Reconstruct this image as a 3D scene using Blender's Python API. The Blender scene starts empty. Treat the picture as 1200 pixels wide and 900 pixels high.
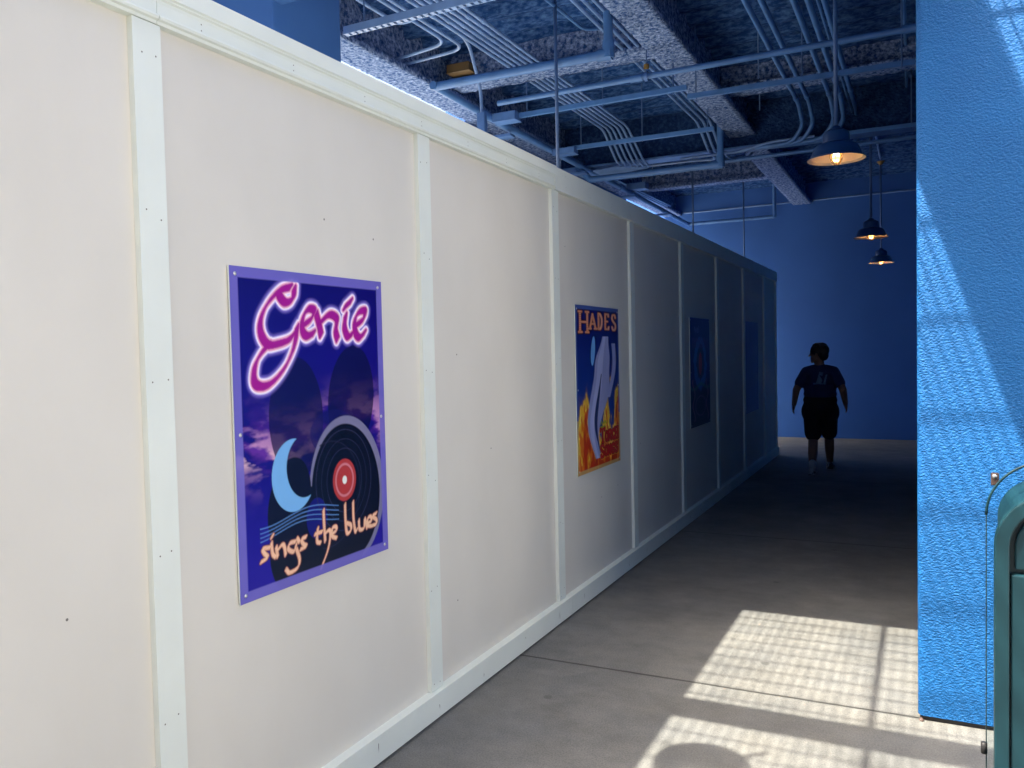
import bpy, bmesh, math, random
import numpy as np
from mathutils import Vector, Matrix, noise as mnoise
random.seed(7); np.random.seed(7)
C = bpy.context.scene.collection
R = math.radians
# ------------------------------------------------------------------ camera
YAW, PITCH, ROLL, CH, FPX = 0.4607, 0.0388, -0.0221, 1.5122, 973.18
fw = Vector((-math.sin(YAW)*math.cos(PITCH), math.cos(YAW)*math.cos(PITCH), -math.sin(PITCH)))
r0 = Vector((math.cos(YAW), math.sin(YAW), 0)); u0 = r0.cross(fw)
rt = math.cos(ROLL)*r0 + math.sin(ROLL)*u0; up = -math.sin(ROLL)*r0 + math.cos(ROLL)*u0
cam = bpy.data.cameras.new("camera"); camo = bpy.data.objects.new("camera", cam); C.objects.link(camo)
cam.sensor_width = 36; cam.lens = FPX/1200*36; cam.clip_end = 2000; cam.clip_start = 0.05
M = Matrix((rt, up, -fw)).transposed().to_4x4(); M.translation = Vector((0, 0, CH)); camo.matrix_world = M
bpy.context.scene.camera = camo
# ------------------------------------------------------------------ light
SUN = Vector((-.34, -.33, 1)).normalized()          # towards the sun
w = bpy.data.worlds.new("World"); bpy.context.scene.world = w; w.use_nodes = True
wn = w.node_tree; bg = wn.nodes['Background']
sky = wn.nodes.new('ShaderNodeTexSky'); sky.sky_type = 'NISHITA'; sky.sun_disc = False
sky.sun_elevation = math.asin(SUN.z); sky.sun_rotation = math.atan2(SUN.x, SUN.y)
sky.air_density = 1.0; sky.dust_density = 9.0; sky.ozone_density = 0.0
wn.links.new(sky.outputs[0], bg.inputs[0]); bg.inputs[1].default_value = 0.15
sl = bpy.data.lights.new("sun", 'SUN'); sl.energy = 4.1; sl.angle = R(0.53); sl.color = (1, .93, .80)
so = bpy.data.objects.new("sun", sl); C.objects.link(so); so.rotation_euler = SUN.to_track_quat('Z', 'Y').to_euler()
vs = bpy.context.scene.view_settings
vs.view_transform = 'Standard'; vs.look = 'None'; vs.exposure = 2.03; vs.gamma = 1; vs.use_curve_mapping = False
bpy.context.scene.cycles.max_bounces = 10; bpy.context.scene.cycles.diffuse_bounces = 6
# ------------------------------------------------------------------ materials
def mat(name, col, rough=.6, metal=0., spec=.5, var=0., vscale=3., bump=0., bscale=50., bdist=.01, stretch=(1,1,1), col2=None, cscale=2., cpos=(.4,.65), detail=4.):
    m = bpy.data.materials.new(name); m.use_nodes = True; t = m.node_tree; n = t.nodes; l = t.links
    b = n['Principled BSDF']; b.inputs['Roughness'].default_value = rough; b.inputs['Metallic'].default_value = metal
    b.inputs['Specular IOR Level'].default_value = spec
    b.inputs['Base Color'].default_value = (*col, 1)
    tc = n.new('ShaderNodeTexCoord'); mp = n.new('ShaderNodeMapping'); mp.inputs['Scale'].default_value = stretch
    l.new(tc.outputs['Object'], mp.inputs[0])
    last = None
    if col2 is not None:
        nz = n.new('ShaderNodeTexNoise'); nz.inputs['Scale'].default_value = cscale; nz.inputs['Detail'].default_value = detail; nz.inputs['Roughness'].default_value = .62
        l.new(mp.outputs[0], nz.inputs[0])
        cr = n.new('ShaderNodeValToRGB'); cr.color_ramp.elements[0].position = cpos[0]; cr.color_ramp.elements[1].position = cpos[1]
        cr.color_ramp.elements[0].color = (*col, 1); cr.color_ramp.elements[1].color = (*col2, 1)
        l.new(nz.outputs[0], cr.inputs[0]); last = cr.outputs[0]
    if var:
        nz = n.new('ShaderNodeTexNoise'); nz.inputs['Scale'].default_value = vscale; nz.inputs['Detail'].default_value = 6
        l.new(mp.outputs[0], nz.inputs[0])
        mr = n.new('ShaderNodeMapRange'); mr.inputs[1].default_value = .3; mr.inputs[2].default_value = .7
        mr.inputs[3].default_value = 1-var; mr.inputs[4].default_value = 1+var; l.new(nz.outputs[0], mr.inputs[0])
        mx = n.new('ShaderNodeMix'); mx.data_type = 'RGBA'; mx.blend_type = 'MULTIPLY'; mx.inputs[0].default_value = 1
        if last: l.new(last, mx.inputs[6])
        else: mx.inputs[6].default_value = (*col, 1)
        l.new(mr.outputs[0], mx.inputs[7]); last = mx.outputs[2]
    if last: l.new(last, b.inputs['Base Color'])
    if bump:
        nz = n.new('ShaderNodeTexNoise'); nz.inputs['Scale'].default_value = bscale; nz.inputs['Detail'].default_value = 3; nz.inputs['Roughness'].default_value = .5
        l.new(mp.outputs[0], nz.inputs[0])
        bp = n.new('ShaderNodeBump'); bp.inputs['Strength'].default_value = bump; bp.inputs['Distance'].default_value = bdist
        l.new(nz.outputs[0], bp.inputs['Height']); l.new(bp.outputs[0], b.inputs['Normal'])
    return m
def emat(name, col, s):
    m = bpy.data.materials.new(name); m.use_nodes = True; b = m.node_tree.nodes['Principled BSDF']
    b.inputs['Base Color'].default_value = (*col, 1); b.inputs['Emission Color'].default_value = (*col, 1); b.inputs['Emission Strength'].default_value = s
    return m
BLUE = (.004, .118, .36)
M_stucco = mat('blue_stucco', BLUE, .62, spec=.35, var=.10, vscale=1.5, bump=1., bscale=112, bdist=.0085, stretch=(1, 1, 1.3))
M_wall = mat('blue_wall_paint', (.03, .13, .44), .6, var=.06, vscale=1.2, bump=.15, bscale=40, bdist=.004)
M_column = mat('blue_column_paint', (.035, .12, .36), .6, var=.05, bump=.1, bscale=60, bdist=.003)
M_spray = mat('sprayed_deck', (.010, .048, .18), .95, spec=.1, col2=(.085, .19, .43), cscale=30, cpos=(.42, .72), bump=1, bscale=42, bdist=.02, detail=6, stretch=(.45, 1.3, 1))
M_sprayb = mat('sprayed_beam', (.022, .075, .24), .95, spec=.1, col2=(.33, .45, .72), cscale=30, cpos=(.38, .66), bump=1, bscale=55, bdist=.02, detail=5)
M_steel = mat('painted_girder', (.07, .17, .42), .5, var=.18, vscale=6, bump=.2, bscale=20, bdist=.004)
M_pipe = mat('painted_pipe', (.06, .17, .42), .45, var=.12, vscale=9, bump=.08, bscale=30, bdist=.002)
M_cond = mat('painted_conduit', (.14, .26, .52), .42, var=.15, vscale=7)
M_pipedark = mat('painted_rod', (.06, .13, .30), .5, var=.1, vscale=5)
M_panel = mat('painted_plywood', (.655, .632, .565), .62, spec=.3, var=.035, vscale=1.6, bump=.12, bscale=16, bdist=.004, stretch=(1, 1.6, 1))
M_trim = mat('painted_trim', (.72, .765, .70), .5, spec=.35, var=.025, vscale=5, bump=.05, bscale=30, bdist=.002, stretch=(1, 1, 1))
M_edge = mat('cut_edge', (.74, .70, .58), .6, var=.05)
M_nail = mat('nail_hole', (.16, .15, .13), .8)
M_gold = mat('bare_brass', (.25, .16, .05), .6, metal=.2)
M_lamp = mat('lamp_enamel', (.014, .06, .18), .42, var=.05)
M_lampin = mat('lamp_inside', (.78, .68, .52), .5)
M_green = mat('green_powder_coat', (.006, .036, .048), .42, spec=.35, var=.08, vscale=3, bump=.06, bscale=90, bdist=.001)
M_greend = mat('dark_green_rubber', (.008, .03, .035), .5)
M_black = mat('black_rubber', (.02, .02, .022), .55)
M_web = mat('shaded_web', (.010, .035, .12), .9, spec=.1, col2=(.03, .08, .22), cscale=24, cpos=(.45, .7), bump=1, bscale=40, bdist=.02)  # shade of the girder web put into its colour, darker than the flange
M_box = mat('bare_box', (.13, .085, .035), .6)
M_brown = mat('brown_bracket', (.09, .055, .045), .55, var=.2, vscale=30)
M_screw = mat('steel_screw', (.55, .55, .55), .35, metal=.8)
M_skin = mat('skin', (.30, .15, .10), .6)
M_hair = mat('hair', (.03, .018, .012), .6, var=.3, vscale=40, bump=.5, bscale=90, bdist=.01)
M_shirt = mat('navy_shirt', (.014, .026, .10), .8, var=.1, vscale=9, bump=.5, bscale=9, bdist=.02)
M_print = mat('shirt_print', (.09, .17, .30), .7, var=.3, vscale=20)
M_shorts = mat('black_shorts', (.012, .012, .018), .85, bump=.5, bscale=10, bdist=.02)
M_sock = mat('white_sock', (.6, .6, .6), .8)
M_shoe = mat('grey_shoe', (.42, .42, .42), .6, col2=(.04, .04, .05), cscale=14, cpos=(.5, .54))
M_sole = mat('shoe_sole', (.55, .55, .55), .6)
M_trellis = mat('trellis_steel', (.05, .12, .30), .5)
M_bld = mat('tan_plaster', (.55, .46, .36), .8, var=.08)
M_white = mat('white_plaster', (.75, .74, .70), .8)
M_bounce = mat('pale_bounce_slab', (.36, .35, .32), .8, var=.1, vscale=2)
M_bounce2 = mat('bounce_slab_right', (.26, .25, .23), .8, var=.1, vscale=2)
M_glassd = mat('dark_window', (.03, .04, .05), .1)

def ground_mat():
    m = bpy.data.materials.new('concrete_paving'); m.use_nodes = True; t = m.node_tree; n = t.nodes; l = t.links
    b = n['Principled BSDF']; b.inputs['Roughness'].default_value = .72; b.inputs['Specular IOR Level'].default_value = .35
    tc = n.new('ShaderNodeTexCoord')
    def nz(s, d=5, r=.6, vec=None):
        a = n.new('ShaderNodeTexNoise'); a.inputs['Scale'].default_value = s; a.inputs['Detail'].default_value = d; a.inputs['Roughness'].default_value = r
        l.new(vec or tc.outputs['Object'], a.inputs[0]); return a.outputs[0]
    def mr(v, a, b_, c, d):
        x = n.new('ShaderNodeMapRange'); x.inputs[1].default_value = a; x.inputs[2].default_value = b_; x.inputs[3].default_value = c; x.inputs[4].default_value = d
        l.new(v, x.inputs[0]); return x.outputs[0]
    def mul(a, c):
        x = n.new('ShaderNodeMath'); x.operation = 'MULTIPLY'; l.new(a, x.inputs[0]); l.new(c, x.inputs[1]); return x.outputs[0]
    big = mr(nz(.9, 5, .6), .35, .68, .80, 1.13); med = mr(nz(5.5, 6, .7), .3, .72, .80, 1.16); fine = mr(nz(150, 3, .8), .3, .7, .60, 1.36)
    mp = n.new('ShaderNodeMapping'); mp.inputs['Scale'].default_value = (.35, 3.2, 1); l.new(tc.outputs['Object'], mp.inputs[0])
    streak = mr(nz(5, 4, .6, mp.outputs[0]), .35, .7, .95, 1.03)
    v = mul(mul(mul(big, med), fine), streak)
    vo = n.new('ShaderNodeTexVoronoi'); vo.inputs['Scale'].default_value = 2.3; l.new(tc.outputs['Object'], vo.inputs[0])
    v = mul(v, mr(vo.outputs['Distance'], .035, .055, .72, 1.))
    # joints cut across the slab every 3 m and along it every 3.2 m, dark with dirt
    sep = n.new('ShaderNodeSeparateXYZ')
    wob = n.new('ShaderNodeMix'); wob.data_type = 'RGBA'; wob.blend_type = 'ADD'; wob.inputs[0].default_value = .008
    nv = n.new('ShaderNodeTexNoise'); nv.inputs['Scale'].default_value = 9; l.new(tc.outputs['Object'], nv.inputs[0])
    l.new(tc.outputs['Object'], wob.inputs[6]); l.new(nv.outputs[1], wob.inputs[7]); l.new(wob.outputs[2], sep.inputs[0])
    def joint(o, off, per, wd):
        a = n.new('ShaderNodeMath'); a.operation = 'SUBTRACT'; l.new(o, a.inputs[0]); a.inputs[1].default_value = off-per/2
        c = n.new('ShaderNodeMath'); c.operation = 'PINGPONG'; l.new(a.outputs[0], c.inputs[0]); c.inputs[1].default_value = per/2
        # pingpong peaks at per/2 exactly on the joint
        return mr(c.outputs[0], per/2-wd, per/2-wd*.35, 1., .30)
    j = mul(joint(sep.outputs[1], 3.672, 3.05, .011), joint(sep.outputs[0], -2.9, 3.2, .009))
    v = mul(v, j)
    cr = n.new('ShaderNodeMix'); cr.data_type = 'RGBA'
    l.new(mr(nz(2.6, 5, .65), .38, .62, 0, 1), cr.inputs[0]); cr.inputs[6].default_value = (.142, .146, .141, 1); cr.inputs[7].default_value = (.172, .172, .158, 1)
    mx = n.new('ShaderNodeMix'); mx.data_type = 'RGBA'; mx.blend_type = 'MULTIPLY'; mx.inputs[0].default_value = 1
    l.new(cr.outputs[2], mx.inputs[6]); l.new(v, mx.inputs[7]); l.new(mx.outputs[2], b.inputs['Base Color'])
    bp = n.new('ShaderNodeBump'); bp.inputs['Strength'].default_value = .5; bp.inputs['Distance'].default_value = .004
    l.new(v, bp.inputs['Height']); l.new(bp.outputs[0], b.inputs['Normal'])
    return m
M_ground = ground_mat()
def vcol_mat(name, rough=.3):
    m = bpy.data.materials.new(name); m.use_nodes = True; t = m.node_tree
    a = t.nodes.new('ShaderNodeAttribute'); a.attribute_name = 'ink'; b = t.nodes['Principled BSDF']
    t.links.new(a.outputs['Color'], b.inputs['Base Color']); b.inputs['Roughness'].default_value = rough; b.inputs['Specular IOR Level'].default_value = .3
    return m
M_ink = vcol_mat('poster_ink')
def acrylic():
    m = bpy.data.materials.new('clear_acrylic'); m.use_nodes = True; t = m.node_tree; n = t.nodes
    b = n['Principled BSDF']; b.inputs['Base Color'].default_value = (.90, .96, .97, 1); b.inputs['Roughness'].default_value = .02
    b.inputs['Transmission Weight'].default_value = 1; b.inputs['IOR'].default_value = 1.12
    return m
M_acryl = acrylic()
# ------------------------------------------------------------------ helpers
def link(name, me, m, parent=None, smooth=False):
    o = bpy.data.objects.new(name, me); C.objects.link(o)
    for x in (m if isinstance(m, (list, tuple)) else [m]): me.materials.append(x)
    if parent: o.parent = parent
    if smooth:
        me.polygons.foreach_set('use_smooth', [True]*len(me.polygons))
    return o
class MB:
    def __init__(s): s.v = []; s.f = []; s.m = []
    def add(s, vs, fs, mi=0):
        k = len(s.v); s.v += [tuple(q) for q in vs]; s.f += [tuple(i+k for i in f) for f in fs]; s.m += [mi]*len(fs); return s
    def box(s, a, b, mi=0):
        x0, y0, z0 = a; x1, y1, z1 = b
        return s.add([(x0,y0,z0),(x1,y0,z0),(x1,y1,z0),(x0,y1,z0),(x0,y0,z1),(x1,y0,z1),(x1,y1,z1),(x0,y1,z1)],
            [(0,3,2,1),(4,5,6,7),(0,1,5,4),(1,2,6,5),(2,3,7,6),(3,0,4,7)], mi)
    def tube(s, pts, r, n=12, mi=0, cap=True):
        pts = [Vector(q) for q in pts]; N = len(pts); rs = r if isinstance(r, (list, tuple)) else [r]*N
        vs = []; ref = None
        for i, q in enumerate(pts):
            t = (pts[min(i+1, N-1)]-pts[max(i-1, 0)]).normalized()
            if ref is None: ref = Vector((0,0,1)) if abs(t.z) < .9 else Vector((1,0,0))
            a = (ref - t*ref.dot(t)).normalized(); c = t.cross(a); ref = a
            for k in range(n):
                th = 2*math.pi*k/n; vs.append(q + (a*math.cos(th)+c*math.sin(th))*rs[i])
        fs = [(i*n+k, i*n+(k+1)%n, (i+1)*n+(k+1)%n, (i+1)*n+k) for i in range(N-1) for k in range(n)]
        if cap: fs += [tuple(range(n-1, -1, -1)), tuple((N-1)*n+k for k in range(n))]
        return s.add(vs, fs, mi)
    def lathe(s, prof, n=32, c=(0,0,0), mi=0):
        vs = [(c[0]+r*math.cos(2*math.pi*k/n), c[1]+r*math.sin(2*math.pi*k/n), c[2]+z) for r, z in prof for k in range(n)]
        fs = [(i*n+k, i*n+(k+1)%n, (i+1)*n+(k+1)%n, (i+1)*n+k) for i in range(len(prof)-1) for k in range(n)]
        return s.add(vs, fs, mi)
    def ell(s, c, r, n=16, mi=0, rot=None):
        vs = []; fs = []; m_ = n//2
        for i in range(m_+1):
            th = math.pi*i/m_
            for k in range(n):
                ph = 2*math.pi*k/n; q = Vector((r[0]*math.sin(th)*math.cos(ph), r[1]*math.sin(th)*math.sin(ph), r[2]*math.cos(th)))
                if rot: q.rotate(rot)
                vs.append(q+Vector(c))
        fs = [(i*n+k, (i+1)*n+k, (i+1)*n+(k+1)%n, i*n+(k+1)%n) for i in range(m_) for k in range(n)]
        return s.add(vs, fs, mi)
    def build(s, name, m, parent=None, smooth=False, bevel=0, auto=None, merge=False):
        me = bpy.data.meshes.new(name); me.from_pydata(s.v, [], s.f)
        me.polygons.foreach_set('material_index', s.m)
        if merge or bevel:
            bm = bmesh.new(); bm.from_mesh(me); bmesh.ops.remove_doubles(bm, verts=bm.verts, dist=1e-5)
            bmesh.ops.recalc_face_normals(bm, faces=bm.faces); bm.to_mesh(me); bm.free()
        me.update()
        o = link(name, me, m, parent, smooth)
        if bevel:
            md = o.modifiers.new('b', 'BEVEL'); md.width = bevel; md.segments = 2; md.limit_method = 'ANGLE'
        if auto is not None: me.set_sharp_from_angle(angle=R(auto))
        return o
def tag(o, label, cat, group=None):
    o['label'] = label; o['category'] = cat
    if group: o['group'] = group
    return o
def empty(name, loc, label, cat, group=None):
    o = bpy.data.objects.new(name, None); C.objects.link(o); o.location = loc; o.empty_display_size = .1
    return tag(o, label, cat, group)
def struct(o): o['kind'] = 'structure'; return o
def fillet(pts, rad, n=6):
    """polyline with rounded corners"""
    P = [Vector(q) for q in pts]; out = [P[0]]
    for i in range(1, len(P)-1):
        a, b, c = P[i-1], P[i], P[i+1]; d1 = (a-b); d2 = (c-b); r = min(rad, d1.length*.45, d2.length*.45)
        p1 = b+d1.normalized()*r; p2 = b+d2.normalized()*r
        for k in range(n+1):
            t = k/n; out.append(p1*(1-t)**2 + b*2*t*(1-t) + p2*t*t)
    out.append(P[-1]); return out
def bake(o):
    bpy.context.view_layer.update()
    dg = bpy.context.evaluated_depsgraph_get(); me = bpy.data.meshes.new_from_object(o.evaluated_get(dg))
    o.modifiers.clear(); o.data = me; return o
def rough_sheet(name, verts_grid, nu, nv, m, parent, amp, seed=0, scale=14., closed_u=False):
    """grid of points displaced by noise along its normal: sprayed fireproofing"""
    V = np.array(verts_grid).reshape(nu, nv, 3); fs = []
    for i in range(nu-(0 if closed_u else 1)):
        for j in range(nv-1):
            a = i*nv+j; b = ((i+1) % nu)*nv+j; fs.append((a, b, b+1, a+1))
    me = bpy.data.meshes.new(name); me.from_pydata(V.reshape(-1, 3).tolist(), [], fs); me.update()
    nr = [v.normal.copy() for v in me.vertices]
    for v, n_ in zip(me.vertices, nr):
        q = v.co*scale + Vector((seed, 0, 0))
        v.co = v.co + n_*amp*(mnoise.noise(q)+.7*mnoise.noise(q*2.3)+.5*mnoise.noise(q*5.1))
    return link(name, me, m, parent, True)
# ------------------------------------------------------------------ ground
struct(MB().add([(-200,-200,0),(200,-200,0),(200,200,0),(-200,200,0)], [(0,1,2,3)]).build('ground', M_ground))
struct(MB().box((-60, 3.8, -.05), (-2.75, 60, .012)).build('bounce_slab_left', M_bounce))  # unseen pale slab added to bounce sunlight up to the ceiling
struct(MB().box((1.6, -12, -.05), (7.9, 3.6, .012)).build('bounce_slab_right', M_bounce2))  # unseen pale slab added to throw sunlight back at the hoarding
# ------------------------------------------------------------------ walls
YP = 3.648; YB = 14.297; ZD = 4.18
t = empty('stucco_wall', (0.6, YP, 0), 'rough blue stucco wall end at the right, its face striped by sunlight', 'wall')
def wall_front():
    # facade corner: long wall to the right with a rounded outer corner at x=-0.024
    mb = MB(); x0, r = -.024, .025; prof = [(x0, YB+.3), (x0, YP+r)]
    for k in range(1, 7):
        a = math.pi/2*k/6; prof.append((x0+r-r*math.cos(a), YP+r-r*math.sin(a)))
    prof += [(9, YP), (9, YB+.3)]
    n = len(prof); vs = [(x, y, .02) for x, y in prof] + [(x, y, 6.5) for x, y in prof]
    mb.add(vs, [(i, (i+1) % n, n+(i+1) % n, n+i) for i in range(n)] + [tuple(range(n)), tuple(range(2*n-1, n-1, -1))])
    return mb
o = wall_front().build('plaster_face', M_stucco, t, merge=True); o.location = (-.6, -YP, 0)
o = MB().box((-.010-.6, .012, 0), (8.4, 1.0, .022)).build('base_gap', M_black, t)
o = MB().lathe([(0,.0),(.008,0),(.010,.004),(.004,.012),(0,.012)], 8).build('floor_grout', M_brown, t); o.location = (-.612, -.004, 0.0)
tag(MB().box((-9, YB, 0), (-.026, YB+.3, 6)).build('back_wall', M_wall), 'smooth deep blue wall closing the far end of the passage', 'wall')
tag(MB().box((-14, YB+.05, 0), (-9.02, YB+.3, 6)).build('side_wall', M_white), 'pale wall running on beyond the blue end wall', 'wall')
tag(MB().box((-3.9, YP, 0), (-3.251, 4.256, 5.2)).build('column', M_column, bevel=.006), 'square smooth blue column rising behind the white hoarding', 'column')
tag(MB().box((-4.3, 7.3, 0), (-4.08, 12.3, 4.1)).build('side_wall', M_wall), 'dark blue wall added behind the hoarding, seen only through the pipes', 'wall')  # added to close off side daylight; its length dims the passage
# ------------------------------------------------------------------ roof
rf = empty('passage_roof', (-2, 9, ZD), 'blue painted passage ceiling of ribbed deck and sprayed steel beams', 'ceiling')
def P_(o, p=(-2, 9, ZD)): o.location = (-p[0], -p[1], -p[2]); return o
# ribbed deck, ribs running across the passage
us = np.arange(4.3, YB+.02, .035); vx = np.arange(-3.95, .06, .05)
G = [(x, y, ZD + .045*math.tanh(3*math.sin(2*math.pi*y/.30))) for y in us for x in vx]
P_(rough_sheet('ribbed_deck', G, len(us), len(vx), M_spray, rf, .012, 3, 16))
def sprayed_beam(name, x0, x1, y0, y1, zb, along='y', m=M_sprayb, web=.10, ft=.05, amp=.010, seed=1, step=.035):
    """I-section with sprayed fireproofing; cross coordinate c0..c1"""
    c0, c1, l0, l1 = (x0, x1, y0, y1) if along == 'y' else (y0, y1, x0, x1)
    cm = (c0+c1)/2; prof = [(cm-web/2, ZD+.03), (cm-web/2, zb+ft+.03), (c0, zb+ft), (c0, zb), (c1, zb), (c1, zb+ft), (cm+web/2, zb+ft+.03), (cm+web/2, ZD+.03)]
    pp = []
    for i in range(len(prof)-1):
        a = np.array(prof[i]); b = np.array(prof[i+1]); k = max(1, int(np.linalg.norm(b-a)/step))
        for q in range(k): pp.append(a+(b-a)*q/k)
    pp.append(np.array(prof[-1])); ls = np.arange(l0, l1+step, step)
    if along == 'y': G = [(c, l_, z) for c, z in pp for l_ in ls]
    else: G = [(l_, c, z) for c, z in pp[::-1] for l_ in ls]
    return P_(rough_sheet(name, G, len(pp), len(ls), m, rf, amp, seed, 20))
sprayed_beam('main_beam', -1.90, -1.62, 4.0, YB-.01, 3.80, seed=2)
sprayed_beam('edge_beam', -4.05, -3.74, 4.27, YB-.01, 3.80, seed=5)
sprayed_beam('cross_beam', -3.75, -1.80, 6.42, 6.66, 3.86, 'x', seed=8)
sprayed_beam('cross_beam', -1.74, -.03, 7.95, 8.2, 3.90, 'x', seed=11)
sprayed_beam('cross_beam', -3.75, -1.80, 12.0, 12.2, 3.86, 'x', seed=18, amp=.008)
# smooth painted girder across the passage
mb = MB().box((-3.9, 9.22, 3.65), (-.03, 9.44, 3.672))
P_(mb.build('girder_flange', M_steel, rf))
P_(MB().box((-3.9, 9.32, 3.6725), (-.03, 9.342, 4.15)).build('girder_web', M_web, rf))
P_(MB().box((-3.248, YP, 3.50), (-.03, 3.72, 5.2)).build('front_header', M_column, rf))
P_(MB().box((-4.1, 3.96, ZD+.08), (0, YB+.2, ZD+.3)).build('roof_slab', M_column, rf))
P_(MB().box((-4.14, 4.27, 4.05), (-4.05, YB, 4.45)).build('edge_fascia', M_white, rf))
P_(MB().box((-5.2, 3.15, 3.64), (-2.9, 3.645, 3.9)).build('shading_box', M_column, rf))  # out-of-view box added to cast shade on the column front
# ------------------------------------------------------------------ trellis outside, over the camera
tr = empty('sunshade_trellis', (0, 0, 3.5), 'blue steel sunshade grid above the paving in front of the passage', 'trellis')
mb = MB()
y = -2.0
while y < 3.62: mb.box((-2.85, y, 3.545), (3.4, y+.006, 3.56)); y += .125
mb.build('cross_slats', M_trellis, tr).location = (0, 0, -3.5)
mb = MB(); x = -2.85
while x < 3.4: mb.box((x, -2, 3.562), (x+.0055, 3.62, 3.57)); x += .05
mb.build('long_bars', M_trellis, tr).location = (0, 0, -3.5)
MB().box((-2.95, 2.185, 3.36), (3.5, 2.345, 3.50)).build('cross_beam', M_trellis, tr).location = (0, 0, -3.5)
MB().box((-2.95, -1.2, 3.30), (3.5, -1.0, 3.50)).build('cross_beam', M_trellis, tr).location = (0, 0, -3.5)
MB().box((-.385, -2, 3.23), (-.035, 3.64, 3.51)).build('long_beam', M_trellis, tr).location = (0, 0, -3.5)
MB().box((-1.40, -2, 3.50), (-1.375, 3.64, 3.528)).build('thin_bar', M_trellis, tr).location = (0, 0, -3.5)
for px_ in (-2.9, 3.3):
    MB().box((px_, -1.17, .0), (px_+.14, -1.03, 3.3)).build('post', M_trellis, tr).location = (0, 0, -3.5)
# ------------------------------------------------------------------ hoarding
XP = -1.836; Y0 = 1.514; W = 1.3417; ZB, ZT, ZTOP = .1154, 2.397, 2.521; YEND = 11.9085
hd = empty('hoarding', (XP, 5, 0), 'long white painted plywood hoarding with battens along the left side', 'hoarding')
def H_(o): o.location = (-XP, -5, 0); return o
ys = [Y0+i*W for i in range(-3, 8)]
PW = .089
for i, yl in enumerate(ys):
    ye = ys[i+1]-.0 if i+1 < len(ys) else YEND
    mb = MB(); yc = yl+PW/2
    yn = (ys[i+1]+PW/2) if i+1 < len(ys) else YEND
    mb.box((XP-.018, yc+.001, .03), (XP, yn-.001, ZTOP-.03))
    # stray nail pops
    for k in range(3):
        a = yc+.15+random.random()*(W-.3); z = .3+random.random()*1.9
        mb.add([(XP+.0012, a+.004*math.cos(q), z+.004*math.sin(q)) for q in [j*math.pi/3 for j in range(6)]], [tuple(range(6))], 1)
    H_(mb.build('plywood_panel', [M_panel, M_nail], hd))
    mb = MB(); x1 = XP+.020
    mb.box((XP+.0005, yl, ZB+.002), (x1, yl+PW, ZT-.001))
    mb.v = mb.v  # batten
    for k, z in enumerate([.16, .55, 1.0, 1.45, 1.9, 2.30]):
        for dy in (.022, .066):
            a = yl+dy+random.uniform(-.006, .006); zz = z+random.uniform(-.02, .02)
            mb.add([(x1+.0008, a+.0026*math.cos(q), zz+.0026*math.sin(q)) for q in [j*math.pi/3 for j in range(6)]], [tuple(range(6))], 1)
    ob = H_(mb.build('batten', [M_trim, M_nail], hd))
H_(MB().box((XP+.0005, YEND-.05, ZB+.002), (XP+.020, YEND, ZT-.001)).build('batten', M_trim, hd))
def rail(ya, yb, moulded):
    if moulded:
        prof = [(XP-.02, ZTOP), (XP+.040, ZTOP), (XP+.040, ZTOP-.048), (XP+.034, ZTOP-.052), (XP+.034, ZTOP-.056), (XP+.028, ZTOP-.060), (XP+.026, ZTOP-.068),
                (XP+.026, ZTOP-.098), (XP+.034, ZTOP-.101), (XP+.036, ZTOP-.106), (XP+.033, ZTOP-.112), (XP+.025, ZTOP-.115), (XP+.023, ZT+.001), (XP+.0005, ZT), (XP-.02, ZT)]
    else:
        prof = [(XP-.02, ZTOP), (XP+.030, ZTOP), (XP+.0308, ZTOP-.002), (XP+.0308, ZT+.002), (XP+.030, ZT), (XP-.02, ZT)]
    n = len(prof); vs = [(x, ya, z) for x, z in prof]+[(x, yb, z) for x, z in prof]
    mb = MB().add(vs, [(i, (i+1) % n, n+(i+1) % n, n+i) for i in range(n)]+[tuple(range(n-1, -1, -1)), tuple(range(n, 2*n))])
    k = ya+.15
    while k < yb:
        xx = XP+.0268 if moulded else XP+.0316
        for dz in (.075, .092) if moulded else (.03, .09):
            mb.add([(xx, k+.0022*math.cos(q), ZTOP-dz+.0022*math.sin(q)) for q in [j*math.pi/3 for j in range(6)]], [tuple(range(6))], 1)
        k += .38
    H_(mb.build('top_rail', [M_trim, M_nail], hd))
rail(-2.6, 1.588, True); rail(1.5895, 4.225, True); rail(4.2265, 7.9, False); rail(7.9015, YEND, False)
for ya, yb in ((-2.6, 1.9), (1.9015, 4.33), (4.3315, 8.0), (8.0015, YEND)):
    mb = MB().box((XP-.01, ya, .014), (XP+.042, yb, ZB)); k = ya+.1
    while k < yb:
        a = k+random.random()*.1
        mb.add([(XP+.0428, a+.0026*math.cos(q), .04+random.random()*.05+.0026*math.sin(q)) for q in [j*math.pi/3 for j in range(6)]], [tuple(range(6))], 1); k += .42
    H_(mb.build('base_board', [M_trim, M_nail], hd))
mb = MB()
for yl in ys: mb.box((XP-.058, yl+.02, .04), (XP-.0185, yl+.058, ZTOP-.04)); 
for z in (.05, 1.2, 2.42): mb.box((XP-.098, -2.5, z), (XP-.059, YEND, z+.038))
H_(mb.build('rear_framing', M_edge, hd))
for k in range(6):
    yy = -1+k*2.4
    H_(MB().tube([(XP-.1, yy, 1.9), (XP-.95, yy, .0)], .025, 6).build('brace', M_edge, hd))
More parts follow.
